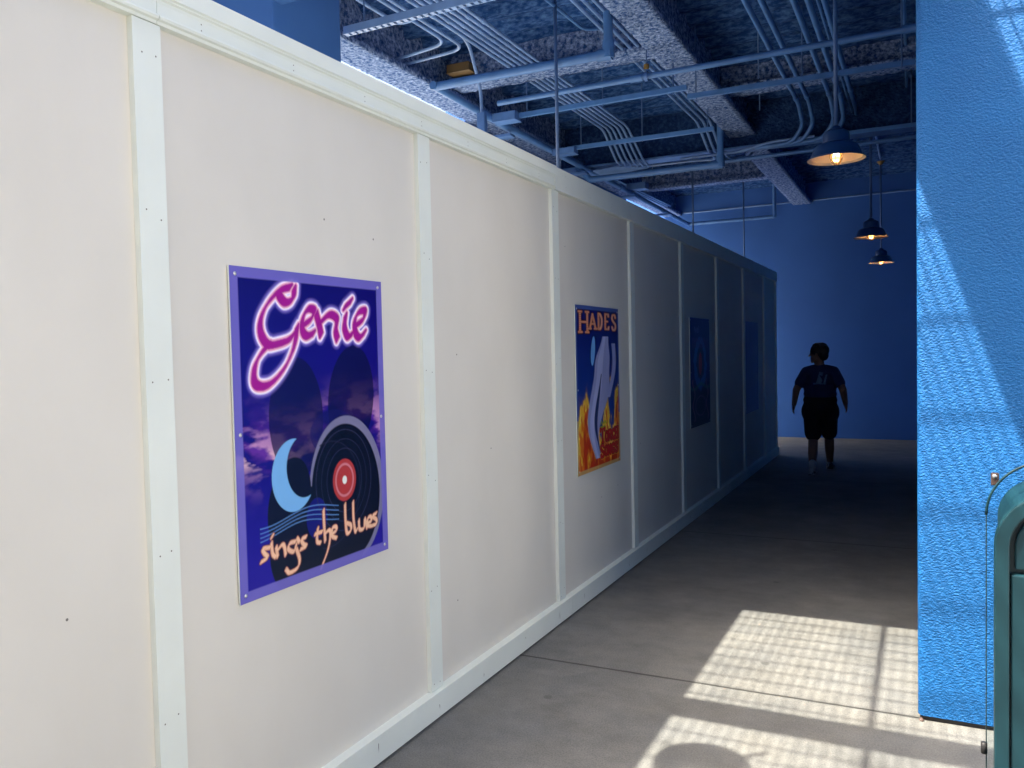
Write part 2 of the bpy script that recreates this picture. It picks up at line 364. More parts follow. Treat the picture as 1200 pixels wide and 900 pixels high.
# ------------------------------------------------------------------ posters (art evaluated on a fine grid)
def fbm(U, V, s, seed, oct=4):
    rs = np.random.RandomState(seed); out = 0*U; amp = 1.; tot = 0
    for o_ in range(oct):
        n_ = 64; g = rs.rand(n_, n_); x = (U*s) % n_; y = (V*s) % n_
        i = x.astype(int); j = y.astype(int); fx = x-i; fy = y-j; fx = fx*fx*(3-2*fx); fy = fy*fy*(3-2*fy); i2 = (i+1) % n_; j2 = (j+1) % n_
        out = out+amp*((g[i, j]*(1-fx)+g[i2, j]*fx)*(1-fy)+(g[i, j2]*(1-fx)+g[i2, j2]*fx)*fy); tot += amp; amp *= .5; s *= 2.03
    return out/tot
def S2L(c): return tuple(((v/255+.055)/1.055)**2.4 if v > 10 else v/255/12.92 for v in c)
def smooth_pts(P, n=14):
    P = np.array(P, float)
    if len(P) < 3: return np.stack([np.linspace(P[0, k], P[-1, k], n) for k in (0, 1)], 1)
    Q = np.vstack([2*P[0]-P[1], P, 2*P[-1]-P[-2]]); out = []
    for i in range(1, len(Q)-2):
        for tt in np.linspace(0, 1, n, endpoint=False):
            a, b, c, d = Q[i-1], Q[i], Q[i+1], Q[i+2]
            out.append(.5*((2*b)+(-a+c)*tt+(2*a-5*b+4*c-d)*tt**2+(-a+3*b-3*c+d)*tt**3))
    out.append(P[-1]); return np.array(out)
def dist_strokes(U, V, strokes, nib=.02, ang=-40, smooth=True, pad=.1):
    """distance from every grid point to broad-nib pen strokes"""
    D = np.full(U.shape, 9.); ca, sa = math.cos(R(ang))*nib/2, math.sin(R(ang))*nib/2
    for st in strokes:
        P = smooth_pts(st) if smooth else np.vstack([np.array(st[i])+(np.array(st[i+1])-np.array(st[i]))*k/10 for i in range(len(st)-1) for k in range(11)])
        lo = P.min(0)-pad-nib; hi = P.max(0)+pad+nib
        msk = (U > lo[0]) & (U < hi[0]) & (V > lo[1]) & (V < hi[1])
        if not msk.any(): continue
        u = U[msk]; v = V[msk]; d = D[msk]
        for x, y in P:
            dx = u-x; dy = v-y; tt = np.clip((dx*ca+dy*sa)/(ca*ca+sa*sa+1e-12), -1, 1)
            d = np.minimum(d, np.hypot(dx-tt*ca, dy-tt*sa))
        D[msk] = d
    return D
def over(Cc, col, a): a = np.clip(a, 0, 1)[..., None]; return Cc*(1-a)+np.array(S2L(col))*a
def step(d, r, s=.003): return 1-np.clip((d-r)/s+.5, 0, 1)
CAPS = {'H': [[(0,0),(0,1)],[(.62,0),(.62,1)],[(0,.5),(.62,.5)],[(-.1,0),(.12,0)],[(-.1,1),(.12,1)],[(.5,0),(.72,0)],[(.5,1),(.72,1)]],
 'A': [[(.3,0),(0,1)],[(.3,0),(.62,1)],[(.12,.66),(.5,.66)],[(-.08,1),(.1,1)],[(.52,1),(.72,1)]],
 'D': [[(0,0),(0,1)],[(0,0),(.3,.06),(.55,.35),(.5,.75),(.25,1),(0,1)]],
 'E': [[(0,0),(0,1)],[(0,0),(.5,0),(.52,.14)],[(0,.48),(.38,.48)],[(0,1),(.52,1),(.56,.84)]],
 'S': [[(.5,.2),(.4,.02),(.1,.04),(.03,.28),(.25,.48),(.5,.66),(.45,.94),(.15,1.),(.02,.8)]],
 'T': [[(0,.03),(.62,.0)],[(.31,0),(.31,1)],[(.2,1),(.43,1)],[(0,.03),(0,.18)],[(.62,0),(.62,.18)]],
 'O': [[(.28,0),(.02,.3),(.04,.75),(.28,1),(.54,.7),(.52,.25),(.28,0)]],
 'R': [[(0,0),(0,1)],[(0,0),(.4,.03),(.5,.25),(.36,.48),(0,.5)],[(.2,.5),(.52,1)]],
 'C': [[(.5,.22),(.35,.02),(.08,.2),(.03,.65),(.2,.97),(.42,.96),(.52,.76)]],
 'N': [[(0,0),(0,1)],[(0,0),(.5,1)],[(.5,0),(.5,1)]],
 'G': [[(.5,.2),(.35,.02),(.08,.2),(.03,.65),(.2,.98),(.48,.9),(.5,.58),(.3,.58)]]}
def caps(word_boxes):
    out = []
    for ch, x, y, w_, h_ in word_boxes:
        for st in CAPS[ch]:
            st = [(x+a/.62*w_, y+b*h_) for a, b in st]
            out.append(smooth_pts(st, 5).tolist() if len(st) > 4 else st)
    return out
LET_G = [[[0.368,0.058],[0.358,0.102],[0.312,0.121],[0.278,0.098],[0.27,0.079]],[[0.345,0.054],[0.273,0.075],[0.197,0.138],[0.16,0.202],[0.163,0.257],[0.199,0.296],[0.25,0.295],[0.328,0.275],[0.375,0.233]],[[0.379,0.221],[0.356,0.304],[0.294,0.393],[0.21,0.455],[0.142,0.464],[0.113,0.435],[0.125,0.374],[0.165,0.326],[0.206,0.296]],[[0.413,0.216],[0.469,0.187],[0.493,0.149],[0.45,0.144],[0.414,0.187],[0.412,0.237],[0.44,0.26],[0.485,0.246]],[[0.505,0.16],[0.523,0.21],[0.535,0.254]],[[0.529,0.201],[0.595,0.163],[0.647,0.181],[0.637,0.233],[0.649,0.273]],[[0.712,0.163],[0.702,0.219],[0.725,0.26],[0.759,0.248]],[[0.706,0.127],[0.758,0.094]],[[0.786,0.208],[0.848,0.177],[0.861,0.138],[0.814,0.144],[0.78,0.186],[0.784,0.24],[0.813,0.265],[0.856,0.24]]]
LET_S = [[[0.172,1.134],[0.131,1.131],[0.139,1.151],[0.156,1.17],[0.119,1.182]],[[0.181,1.117],[0.186,1.163],[0.202,1.18]],[[0.182,1.095],[0.191,1.088]],[[0.208,1.14],[0.214,1.181]],[[0.215,1.155],[0.244,1.138],[0.257,1.152],[0.262,1.185]],[[0.325,1.142],[0.29,1.143],[0.28,1.165],[0.313,1.182],[0.332,1.152]],[[0.33,1.176],[0.347,1.224],[0.333,1.256],[0.284,1.266],[0.262,1.246]],[[0.336,1.131],[0.349,1.149]],[[0.393,1.136],[0.364,1.142],[0.374,1.164],[0.392,1.176],[0.355,1.183]],[[0.472,1.115],[0.464,1.17],[0.486,1.183]],[[0.452,1.138],[0.499,1.136]],[[0.514,1.042],[0.515,1.107],[0.519,1.182]],[[0.519,1.149],[0.548,1.139],[0.556,1.161],[0.537,1.223],[0.488,1.295]],[[0.571,1.16],[0.6,1.149],[0.594,1.132],[0.57,1.136],[0.569,1.17],[0.598,1.185]],[[0.667,1.043],[0.667,1.109],[0.675,1.177],[0.704,1.172],[0.705,1.147],[0.676,1.132]],[[0.727,1.043],[0.727,1.121],[0.738,1.182],[0.752,1.177]],[[0.767,1.136],[0.772,1.18],[0.806,1.18],[0.814,1.139]],[[0.814,1.138],[0.83,1.185]],[[0.837,1.164],[0.866,1.157],[0.86,1.136],[0.837,1.142],[0.835,1.173],[0.862,1.183]],[[0.908,1.128],[0.877,1.138],[0.906,1.16],[0.904,1.18],[0.868,1.183]]]
LET_G = [[[a, b+.010] for a, b in st] for st in LET_G]
HT = 1.325
def ellm(U, V, cx, cy, rx, ry, rot=0):
    c, s = math.cos(R(rot)), math.sin(R(rot)); a = (U-cx)*c+(V-cy)*s; b = -(U-cx)*s+(V-cy)*c
    return np.hypot(a/rx, b/ry)
def art_blues(U, V):
    Cc = np.zeros(U.shape+(3,))+np.array(S2L((20, 10, 118)))
    Cc = over(Cc, (10, 4, 78), np.clip(.5-V*1.6, 0, 1)); Cc = over(Cc, (34, 18, 150), np.clip((V-.75)*2.2, 0, 1)*.8)
    n1 = fbm(U*1.0, V*2.6, 5, 3); n2 = fbm(U*1.0+3, V*2.4, 9, 5)
    band = np.exp(-((V-.70-.05*np.sin(U*6))/.115)**2)
    Cc = over(Cc, (96, 44, 150), band*np.clip((n1-.36)*6, 0, 1))
    Cc = over(Cc, (190, 140, 185), band*np.clip((n2*.6+n1*.4-.47)*9, 0, 1)*.9)
    Cc = over(Cc, (222, 180, 190), np.exp(-((V-.77)/.03)**2)*np.clip((n2-.5)*8, 0, 1)*np.clip((.42-U)*6, 0, 1))
    # plain rounded dark hills and two plain discs, no figure
    Cc = over(Cc, (14, 12, 70), step(ellm(U, V, .36, .62, .17, .26), 1, .03)*.85)
    Cc = over(Cc, (12, 10, 66), step(ellm(U, V, .74, .56, .17, .25, 10), 1, .03)*.85)
    Cc = over(Cc, (22, 18, 92), step(ellm(U, V, .60, .70, .16, .10), 1, .04)*.7)
    big = ellm(U, V, .70, .98, .26, .33, -8); low = ellm(U, V, .50, 1.18, .33, .26, 0)
    Cc = over(Cc, (120, 118, 150), step(big, 1.05, .02)); Cc = over(Cc, (10, 12, 34), step(ellm(U, V, .69, .99, .25, .32, -8), 1, .02))
    Cc = over(Cc, (10, 12, 34), step(low, 1, .02)); Cc = over(Cc, (12, 13, 40), step(ellm(U, V, .30, .98, .13, .20, 15), 1, .03))
    Cc = over(Cc, (34, 34, 60), step(np.abs(ellm(U, V, .56, .98, .22, .24, 20)-1), .015, .01)*(U > .5)*.8)
    Cc = over(Cc, (24, 20, 120), step(ellm(U, V, .47, 1.07, .07, .09, 0), 1, .05)*.8)
    # a plain dark record with grooves, a moon crescent and a ribbon: no figure
    rr = ellm(U, V, .67, .93, .235, .27)
    Cc = over(Cc, (52, 52, 84), step(np.abs(rr-.86), .010, .008)*.8); Cc = over(Cc, (44, 46, 78), step(np.abs(rr-.70), .008, .008)*.8); Cc = over(Cc, (52, 52, 84), step(np.abs(rr-.54), .008, .008)*.8)
    Cc = over(Cc, (176, 56, 56), step(rr, .36, .02)); Cc = over(Cc, (214, 140, 150), step(np.abs(rr-.27), .02, .02)*.7); Cc = over(Cc, (226, 232, 224), step(rr, .07, .02))
    mo = ellm(U, V, .33, .86, .135, .155); cut = ellm(U, V, .40, .83, .115, .135)
    Cc = over(Cc, (118, 176, 228), step(mo, 1, .02)*(1-step(cut, 1, .03)))
    for q_ in range(4):
        wv = V-(1.03+.018*q_)-.02*np.sin(U*11+q_*.2); Cc = over(Cc, (96, 140, 200), step(np.abs(wv), .0025, .003)*(U > .12)*(U < .62)*.8)
    d = dist_strokes(U, V, LET_G, .032, -50, pad=.09)
    fringe = fbm(U, V, 30, 9)
    Cc = over(Cc, (160, 140, 240), np.clip(1-(d-.018)/.022, 0, 1)**1.5*.85)
    Cc = over(Cc, (252, 240, 250), step(d, .0195, .008)); Cc = over(Cc, (232, 160, 190), step(d, .0125, .006)); Cc = over(Cc, (160, 22, 140), step(d+.004*(fringe-.5), .0055, .005))
    d = dist_strokes(U, V, LET_S, .013, -50, pad=.03)
    Cc = over(Cc, (70, 26, 60), step(d, .009, .006)*.8); Cc = over(Cc, (208, 140, 110), step(d, .0052, .004)); Cc = over(Cc, (240, 196, 160), step(d, .0018, .003))
    # violet border
    b = np.minimum(np.minimum(U, 1-U), np.minimum(V, HT-V))
    Cc = over(Cc, (112, 104, 190), step(b, .043, .004)*.9)
    return Cc
def art_torch(U, V):
    k = np.clip(V/.9, 0, 1)[..., None]
    Cc = np.array(S2L((12, 8, 96)))*(1-k)+np.array(S2L((26, 60, 140)))*k
    n = fbm(U*2.2, V*.8, 6, 21); n2 = fbm(U*2.6+2, V*.9, 9, 25)
    Cc = over(Cc, (170, 120, 60), np.clip((V-.72)*3+(n-.5)*3.2+np.abs(U-.5)*.9-.3, 0, 1)*.8)
    h = V+(n-.5)*.9+np.abs(U-.45)*.25
    Cc = over(Cc, (228, 176, 50), step(-h, -.93, .05)); Cc = over(Cc, (240, 216, 84), step(-h, -1.0, .05)*(n2 > .5))
    Cc = over(Cc, (214, 110, 30), step(-(h+(n2-.5)*.5), -1.13, .06)); Cc = over(Cc, (186, 40, 24), step(-(h+(n2-.5)*.7), -1.26, .06)*.9)
    # a plain curling plume of pale smoke with dark folds
    cx = .52+.13*np.sin(V*4.2+.4)+.03*np.sin(V*11); wd = .06+.15*np.exp(-((V-.72)/.3)**2)+.05*np.exp(-((V-.42)/.1)**2)
    pl = np.abs(U-cx)/wd; act = (V > .24)*(V < 1.24)
    Cc = over(Cc, (150, 156, 200), step(pl, 1, .1)*act); Cc = over(Cc, (176, 182, 222), step(np.abs(U-cx+wd*.3)/wd, .35, .1)*act*.8)
    Cc = over(Cc, (34, 52, 104), step(np.abs(U-cx-.02-.05*np.sin(V*7)), .022+.015*np.sin(V*9), .01)*(V > .55)*(V < 1.2))
    Cc = over(Cc, (150, 156, 200), step(np.abs(U-.82+.25*(V-.45)-.06*np.sin((V-.3)*8)), .045, .01)*(V > .30)*(V < .75))
    Cc = over(Cc, (110, 170, 226), step(ellm(U, V, .37, .36, .045, .12, 12), 1, .1))
    hades = caps([('H', .10, .05, .155, .16), ('A', .31, .065, .13, .115), ('D', .51, .055, .085, .125), ('E', .67, .055, .09, .125), ('S', .835, .055, .11, .13)])
    d = dist_strokes(U, V, hades, .030, 0, False, .05)
    Cc = over(Cc, (60, 24, 40), step(d, .018, .006)); Cc = over(Cc, (214, 130, 88), step(d, .009, .005)); Cc = over(Cc, (236, 180, 140), step(d, .002, .003)*.7)
    ts = caps([('T', .51, 1.00, .10, .12), ('O', .625, 1.035, .07, .08), ('R', .71, 1.03, .07, .085), ('C', .795, 1.03, .065, .085), ('H', .875, 1.02, .06, .095),
               ('S', .51, 1.14, .085, .10), ('O', .61, 1.155, .07, .08), ('N', .695, 1.155, .065, .08), ('G', .78, 1.15, .07, .085), ('S', .87, 1.15, .07, .085)])
    d = dist_strokes(U, V, ts, .020, 0, False, .05)
    Cc = over(Cc, (236, 170, 60), step(d, .017, .006)*.7); Cc = over(Cc, (60, 10, 20), step(d, .012, .004)); Cc = over(Cc, (178, 22, 30), step(d, .007, .004))
    sm = [[(.52, .965), (.54, .94), (.56, .97), (.58, .95), (.60, .965), (.62, .945), (.65, .965), (.68, .95)], [(.52, .985), (.56, .992), (.62, .982)]]
    d = dist_strokes(U, V, sm, .008, -40, True, .03); Cc = over(Cc, (150, 160, 40), step(d, .005, .004))
    b = np.minimum(np.minimum(U, 1-U), np.minimum(V, HT-V)); edge = step(b, .03, .004)
    Cc = over(Cc, (70, 96, 160), edge*.8*(V < .9)); Cc = over(Cc, (205, 180, 110), edge*.7*(V >= .9))
    return Cc
def art_ring(U, V):
    Cc = np.zeros(U.shape+(3,))+np.array(S2L((22, 18, 110))); n = fbm(U, V, 12, 31)
    Cc = over(Cc, (8, 8, 34), np.clip((V-.7)*4, 0, 1))
    Cc = over(Cc, (60, 120, 190), step(np.abs(ellm(U, V, .5, .55, .26, .27)-1+(n-.5)*.5), .22, .1)*.9)
    Cc = over(Cc, (30, 30, 60), step(ellm(U, V, .5, .55, .17, .19), 1, .1)); Cc = over(Cc, (200, 60, 50), step(ellm(U, V, .5, .56, .09, .14), 1, .1))
    Cc = over(Cc, (60, 130, 90), step(np.abs(V-.84-.03*np.sin(U*9)), .02, .02)*.6)
    for x in (.16, .84): Cc = over(Cc, (170, 110, 130), step(np.abs(U-x-.05*np.sin(V*22)), .022, .01)*(V > .75)*(V < 1.26)*.8)
    Cc = over(Cc, (150, 100, 130), step(np.abs(ellm(U, V, .5, 1.08, .26, .12)-1), .08, .06)*.6)
    a = [[(.20, .15), (.23, .11), (.24, .17)], [(.27, .12), (.29, .17), (.32, .12)], [(.35, .16), (.39, .14), (.36, .12), (.35, .17), (.40, .17)], [(.43, .10), (.44, .17)]]
    Cc = over(Cc, (130, 130, 190), step(dist_strokes(U, V, a, .01, -40, True, .03), .005, .004)*.8)
    x = .12; b = []
    for i in range(9):
        b += [[(x, .25), (x+.01, .36)], [(x, .27+.02*(i % 3)), (x+.05, .25+.03*(i % 2)), (x+.055, .36)]]; x += .088
    Cc = over(Cc, (120, 60, 140), step(dist_strokes(U, V, b, .012, -40, True, .03), .006, .005)*.7)
    return Cc
def art_plain(U, V):
    Cc = np.zeros(U.shape+(3,))+np.array(S2L((20, 18, 116))); n = fbm(U*2, V, 7, 41)
    Cc = over(Cc, (44, 50, 150), np.clip((n-.52)*7, 0, 1)*(np.abs(U-.55) < .3)*.6*(V > .3))
    return Cc
def poster(y0, wd, ztop, fn, label, gw=250):
    ht = wd*HT; gh = int(gw*HT); u = np.linspace(0, 1, gw); v = np.linspace(0, HT, gh); U, V = np.meshgrid(u, v, indexing='ij')
    root = empty('poster', (XP+.004, y0, ztop-ht), label, 'poster', 'posters screwed to the hoarding panels')
    MB().box((0, 0, 0), (.0055, wd, ht)).build('backing_board', M_trim, root)
    Y = (U*wd).ravel(); Z = (ht-V*wd).ravel(); co = np.stack([np.full(Y.shape, .0065), Y, Z], 1)
    I = np.arange(gw*gh).reshape(gw, gh); F = np.stack([I[:-1, :-1], I[:-1, 1:], I[1:, 1:], I[1:, :-1]], -1).reshape(-1, 4)
    me = bpy.data.meshes.new('print'); me.from_pydata(co.tolist(), [], F.tolist())
    a = me.color_attributes.new('ink', 'FLOAT_COLOR', 'POINT'); col = fn(U, V).reshape(-1, 3); rgba = np.ones((len(col), 4), np.float32); rgba[:, :3] = col
    a.data.foreach_set('color', rgba.ravel()); link('printed_sheet', me, M_ink, root)
    for sy, sz in ((.03, .03), (.97, .03), (.03, .66), (.97, .66), (.03, HT-.03), (.97, HT-.03)):
        s = MB().lathe([(0, .003), (.004, .0025), (.0065, 0)], 10).build('screw', M_screw, root, True); s.rotation_euler = (0, math.pi/2, 0); s.location = (.0068, sy*wd, ht-sz*wd)
poster(1.827, .763, 1.785, art_blues, 'indigo poster with magenta script title and sings the blues lettering', 300)
poster(4.527, .765, 1.781, art_torch, 'poster with orange HADES capitals above yellow flames and red lettering', 260)
poster(7.184, .735, 1.778, art_ring, 'dim dark blue poster with a pale blue ring around a red oval', 150)
poster(9.70, .80, 1.80, art_plain, 'farthest poster, almost plain dark blue in deep shade', 80)
# ------------------------------------------------------------------ pipes and conduits
def pipe(name, pts, r, label, cat, m=M_pipe, rad=.07, couplings=(), group=None, n=12):
    p0 = Vector(pts[0]); root = empty(name, p0, label, cat, group)
    L = fillet([Vector(q)-p0 for q in pts], rad)
    ob = MB().tube(L, r, n).build('tube', m, root, True, auto=40)
    for a, b in couplings:      # segment ends of short collars
        a = Vector(a)-p0; b = Vector(b)-p0; MB().tube([a, b], r*1.28, n).build('coupling', m, root, True, auto=40)
    return root
ZM = 3.6; XL = -3.46; SP = 'sprinkler pipe'
pipe('sprinkler_main', [(-3.42, 5.62, ZM), (-3.45, 6.5, ZM), (-3.56, 14.07, ZM)], .032, 'long blue sprinkler main running along above the hoarding top', SP,
     couplings=[((-3.45, 6.45, ZM), (-3.451, 6.57, ZM)), ((-3.50, 10.3, ZM), (-3.502, 10.45, ZM))], rad=.01)
pipe('sprinkler_branch', [(-3.42, 5.66, ZM), (-1.99, 5.66, ZM), (-1.99, 5.66, 4.16)], .034, 'thickest nearest branch pipe, ending in an elbow rising to the deck', SP,
     couplings=[((-2.07, 5.66, ZM), (-1.965, 5.66, ZM)), ((-1.99, 5.66, 3.57), (-1.99, 5.66, 3.69))], rad=.03)
pipe('sprinkler_branch', [(-3.56, 8.97, 3.62), (-3.40, 8.97, 3.45), (-1.925, 8.97, 3.45), (-1.925, 8.97, 4.02)], .036, 'branch pipe just before the smooth girder, with a tall upright end', SP,
     couplings=[((-2.03, 8.97, 3.45), (-1.90, 8.97, 3.45)), ((-1.925, 8.97, 3.42), (-1.925, 8.97, 3.54))], rad=.03)
pipe('sprinkler_branch', [(-3.55, 14.0, ZM), (-2.15, 14.0, ZM), (-2.15, 14.0, 4.12)], .03, 'farthest branch pipe, close to the blue end wall', SP, rad=.03)
pipe('sprinkler_line', [(-3.2, 6.30, ZM), (-.05, 6.22, ZM)], .023, 'long straight blue pipe crossing under the main beam to the stucco wall', SP,
     couplings=[((-2.03, 6.27, ZM), (-1.93, 6.268, ZM)), ((-.12, 6.22, ZM), (-.03, 6.22, ZM))])
pipe('sprinkler_line', [(-2.0, 9.55, 3.60), (-.05, 9.46, 3.60)], .022, 'pale pipe running to the right below the smooth girder', SP)
pipe('wall_conduit', [(-3.70, YB-.03, 3.83), (-.03, YB-.03, 3.86)], .014, 'thin conduit running level across the top of the end wall', 'conduit', M_cond)
def strut(name, a, b, label, hang=(), slot=False, r=.018):
    root = empty(name, a, label, 'support channel'); a = Vector(a); b = Vector(b); d = b-a; L = d.length
    mb = MB().box((0, -r, -r*.2), (L, r, 0)).box((0, -r, -r*2.2), (L, -r+.004, -.004)).box((0, r-.004, -r*2.2), (L, r, -.004))
    if slot:
        x = 0
        while x < L: mb.box((x, -r+.004, -r*2.2), (min(L, x+.03), r-.004, -r*2.2+.003)); x += .05
    else: mb.box((0, -r+.004, -r*2.2), (L, r-.004, -r*2.2+.003))
    ch = mb.build('channel', M_cond if slot else M_pipe, root); ch.rotation_euler = (0, 0, math.atan2(d.y, d.x))
    for x in hang: MB().tube([(x, 0, -.05), (x, 0, ZD-a.z)], .006, 6).build('threaded_rod', M_pipedark, root)
    return root
strut('support_channel', (-3.30, 4.37, ZM), (-1.95, 4.34, ZM), 'slotted pale channel nearest the blue column', (.15, 1.2), True, .022)
strut('support_channel', (-3.30, 6.66, ZM), (-1.68, 6.63, ZM), 'channel carrying six conduits, left of the main beam', (.2, .9, 1.5))
strut('support_channel', (-1.74, 6.88, ZM), (-.05, 6.90, ZM), 'channel under the thick conduits, reaching the stucco wall', (.07, .9, 1.6))
strut('support_channel', (-3.30, 8.07, 3.62), (-1.79, 8.07, 3.62), 'channel just before the smooth girder, above the hoarding', (.15, .8, 1.45))
strut('support_channel', (-.9, 8.95, 3.62), (-.05, 8.95, 3.62), 'short channel by the stucco wall near the first lamp', (.1, .8))
ORD = ['first', 'second', 'third', 'fourth', 'fifth', 'sixth', 'seventh']
for i in range(6):      # six thin conduits
    x = -3.11+i*.054
    pipe('conduit', [(x, 4.0, 3.9), (x, 8.62+.0*i, 3.9), (x+.03, 8.95+.03*i, 3.62), (x+.02, 9.16+.045*i, 3.605), (x-.35, 9.24+.045*i, 3.605), (-3.7, 9.24+.045*i, 3.605)],
         .0135, ORD[i]+' from the left of the six parallel thin conduits left of the main beam', 'conduit', M_cond, .09, group='thin conduits left of the main beam', n=8,
         couplings=[((x, 5.1+.13*(i % 3), 3.9), (x, 5.15+.13*(i % 3), 3.9)), ((x, 7.3, 3.9), (x, 7.34, 3.9))])
for i in range(2):
    x = -3.275+i*.06
    pipe('conduit', [(x, 4.0, 3.9), (x, 5.62+i*.17, 3.9), (-4.2, 5.80+i*.10, 3.9)], .0135, ('upper' if i == 0 else 'lower')+' of the two conduits that bend left to the roof edge', 'conduit', M_cond, .16, group='conduits turning to the roof edge', n=8)
pipe('conduit', [(-3.155, 4.0, 3.935), (-3.155, 5.72, 3.935), (-3.17, 5.95, 3.60), (-3.17, 5.95, 3.3)], .014, 'conduit that turns down in front of the brass box', 'conduit', M_cond, .12, n=8)
pipe('conduit', [(-3.40, 4.0, 3.9), (-3.40, 5.15, 3.9), (-3.2, 5.15, 3.93), (-3.1, 4.9, 4.05)], .0135, 'short hooked conduit beside the slotted channel', 'conduit', M_cond, .09, n=8)
for i in range(3):
    x = -2.14+i*.065
    pipe('conduit', [(x, 4.0, 3.9), (x, 8.85, 3.9), (x+.06, 9.08, 3.64), (x+.05+.04*i, 9.52+.05*i, 3.63), (x-.25, 9.58+.05*i, 3.66), (-3.4, 9.58+.05*i, 3.66)] if i < 1 else
         [(x, 4.0, 3.9), (x, 8.85, 3.9), (x+.05, 9.10, 3.64), (x+.06, 9.6+.08*i, 3.64), (x+.2, 9.9+.1*i, 3.75), (x+.2, 10.4, 4.0)], .0145, ORD[i]+' from the left of three conduits hugging the main beam', 'conduit', M_cond, .09, group='conduits beside the main beam', n=8)
pipe('conduit', [(-2.22, 4.4, 4.05), (-2.45, 4.55, 4.0), (-2.36, 5.6, 3.98), (-2.34, 6.1, 3.98), (-2.2, 6.2, 4.0)], .013, 'lone crooked conduit under the pale deck', 'conduit', M_pipe, .1, n=8)
CX = [(-1.10, .022), (-1.00, .022), (-.80, .023), (-.71, .024), (-.653, .011), (-.61, .021)]
for i, (x, r) in enumerate(CX):
    if i == 5: pts = [(x, 4.0, 3.9), (x, 9.3, 3.9), (x-.005, 9.62, 3.72), (x-.12, 9.75, 3.58), (x-.5, 9.8, 3.58)]; rd = .14
    elif i == 4: pts = [(x, 4.0, 3.9), (x, 9.7, 3.9), (x-.01, 9.95, 4.12)]; rd = .05
    else: pts = [(x, 4.0, 3.9), (x, 8.72, 3.9), (x, 9.05, 3.76), (x-.12, 9.13, 3.62), (x-.5, 9.17+.01*i, 3.62)]; rd = .13
    pipe('conduit', pts, r, ORD[i]+' from the left of six conduits right of the main beam, above the first lamp', 'conduit', M_pipe, rd,
         couplings=[((x, 8.5, 3.9), (x, 8.56, 3.9))] if r > .02 else (), group='conduits above the first lamp', n=10)
pipe('conduit', [(-1.0, 9.14, 3.66), (-1.45, 9.15, 3.66), (-1.75, 9.15, 3.60), (-2.4, 9.15, 3.60)], .014, 'offset conduit lying along the smooth girder', 'conduit', M_cond, .1, n=8)
pipe('conduit', [(-.125, 5.0, 4.1), (-.13, 8.0, 4.08), (-.15, 9.7, 4.08)], .016, 'conduit running close beside the stucco wall', 'conduit', M_pipe, .05, n=8)
pipe('conduit', [(-.15, 9.75, 4.1), (-.17, 11.4, 4.1), (-.53, 11.3, 4.12), (-.54, 12.95, 4.12)], .013, 'far conduit leading to the last lamp by the stucco wall', 'conduit', M_cond, .08, n=8)
pipe('conduit', [(-.50, 10.05, 4.1), (-.46, 10.9, 4.1), (-.70, 11.0, 4.12)], .013, 'short conduit hooked beyond the second lamp rose', 'conduit', M_cond, .05, n=8)
def jbox(name, c, s, label, m=M_steel):
    root = empty(name, c, label, 'junction box')
    MB().box((-s[0]/2, -s[1]/2, -s[2]/2), (s[0]/2, s[1]/2, s[2]/2)).build('body', m, root, bevel=.004)
    MB().box((-s[0]/2-.004, -s[1]/2-.004, -s[2]/2-.006), (s[0]/2+.004, s[1]/2+.004, -s[2]/2)).build('cover', m, root, bevel=.002)
jbox('junction_box', (-3.17, 5.95, 3.33), (.07, .05, .20), 'tall blue box on the downward conduit behind the hoarding')
jbox('junction_box', (-3.60, 6.43, 3.98), (.22, .20, .07), 'unpainted brass coloured box under the dark deck', M_box)
jbox('junction_box', (-3.28, 6.62, 3.57), (.22, .13, .07), 'blue box at the left end of the six-conduit channel')
jbox('junction_box', (-3.32, 8.05, 3.57), (.24, .12, .06), 'small blue box above the hoarding by the girder')
jbox('junction_box', (-3.42, 10.8, 3.68), (.26, .16, .08), 'far blue box on the sprinkler main')
jbox('junction_box', (-.10, 6.0, 4.0), (.12, .14, .12), 'blue box high beside the stucco wall')
# conduits and trays low beside the main, over the hoarding
for i in range(3):
    pipe('conduit', [(-3.58-.05*i, 6.6+.3*i, 3.70), (-3.62-.05*i, 9.0+.2*i, 3.72), (-3.64-.05*i, 13.2, 3.80)], .013, ORD[i]+' of three conduits strapped beside the sprinkler main', 'conduit', M_cond, .1, group='conduits beside the sprinkler main', n=8)
for k, (y_, z_) in enumerate(((7.0, 3.52), (8.9, 3.52), (10.7, 3.54), (12.4, 3.54))):
    jbox('support_plate', (-3.56, y_, z_), (.30, .10, .02), ['nearest', 'second', 'third', 'farthest'][k]+' flat plate hung under the sprinkler main')
# pipe clamp and hanger
cl = empty('pipe_clamp', (-1.9, 6.268, ZM), 'small clamp on the long straight pipe near the main beam', 'clamp')
MB().lathe([(.030, -.012), (.036, -.012), (.036, .012), (.030, .012)], 14).build('ring', M_steel, cl).rotation_euler = (0, math.pi/2, 0)
MB().tube([(0, 0, .03), (0, 0, .22)], .006, 6).build('rod', M_pipedark, cl); MB().lathe([(0, .1), (.022, .09), (.022, .06), (0, .05)], 8).build('nut', M_gold, cl)
MB
for k, (x, y_, z0) in enumerate(((-1.25, 7.35, 3.78), (-1.42, 8.4, 3.8), (-2.9, 9.75, 3.65))):
    tag(MB().tube([(0, 0, 0), (0, 0, ZD-z0)], .0055, 6).build('threaded_rod', M_cond), ['short rod hanging in the dark bay right of the main beam', 'thin rod beyond the cross beam, right of the main beam', 'hanger rod for the branch pipe above the hoarding'][k], 'hanger rod').location = (x, y_, z0)
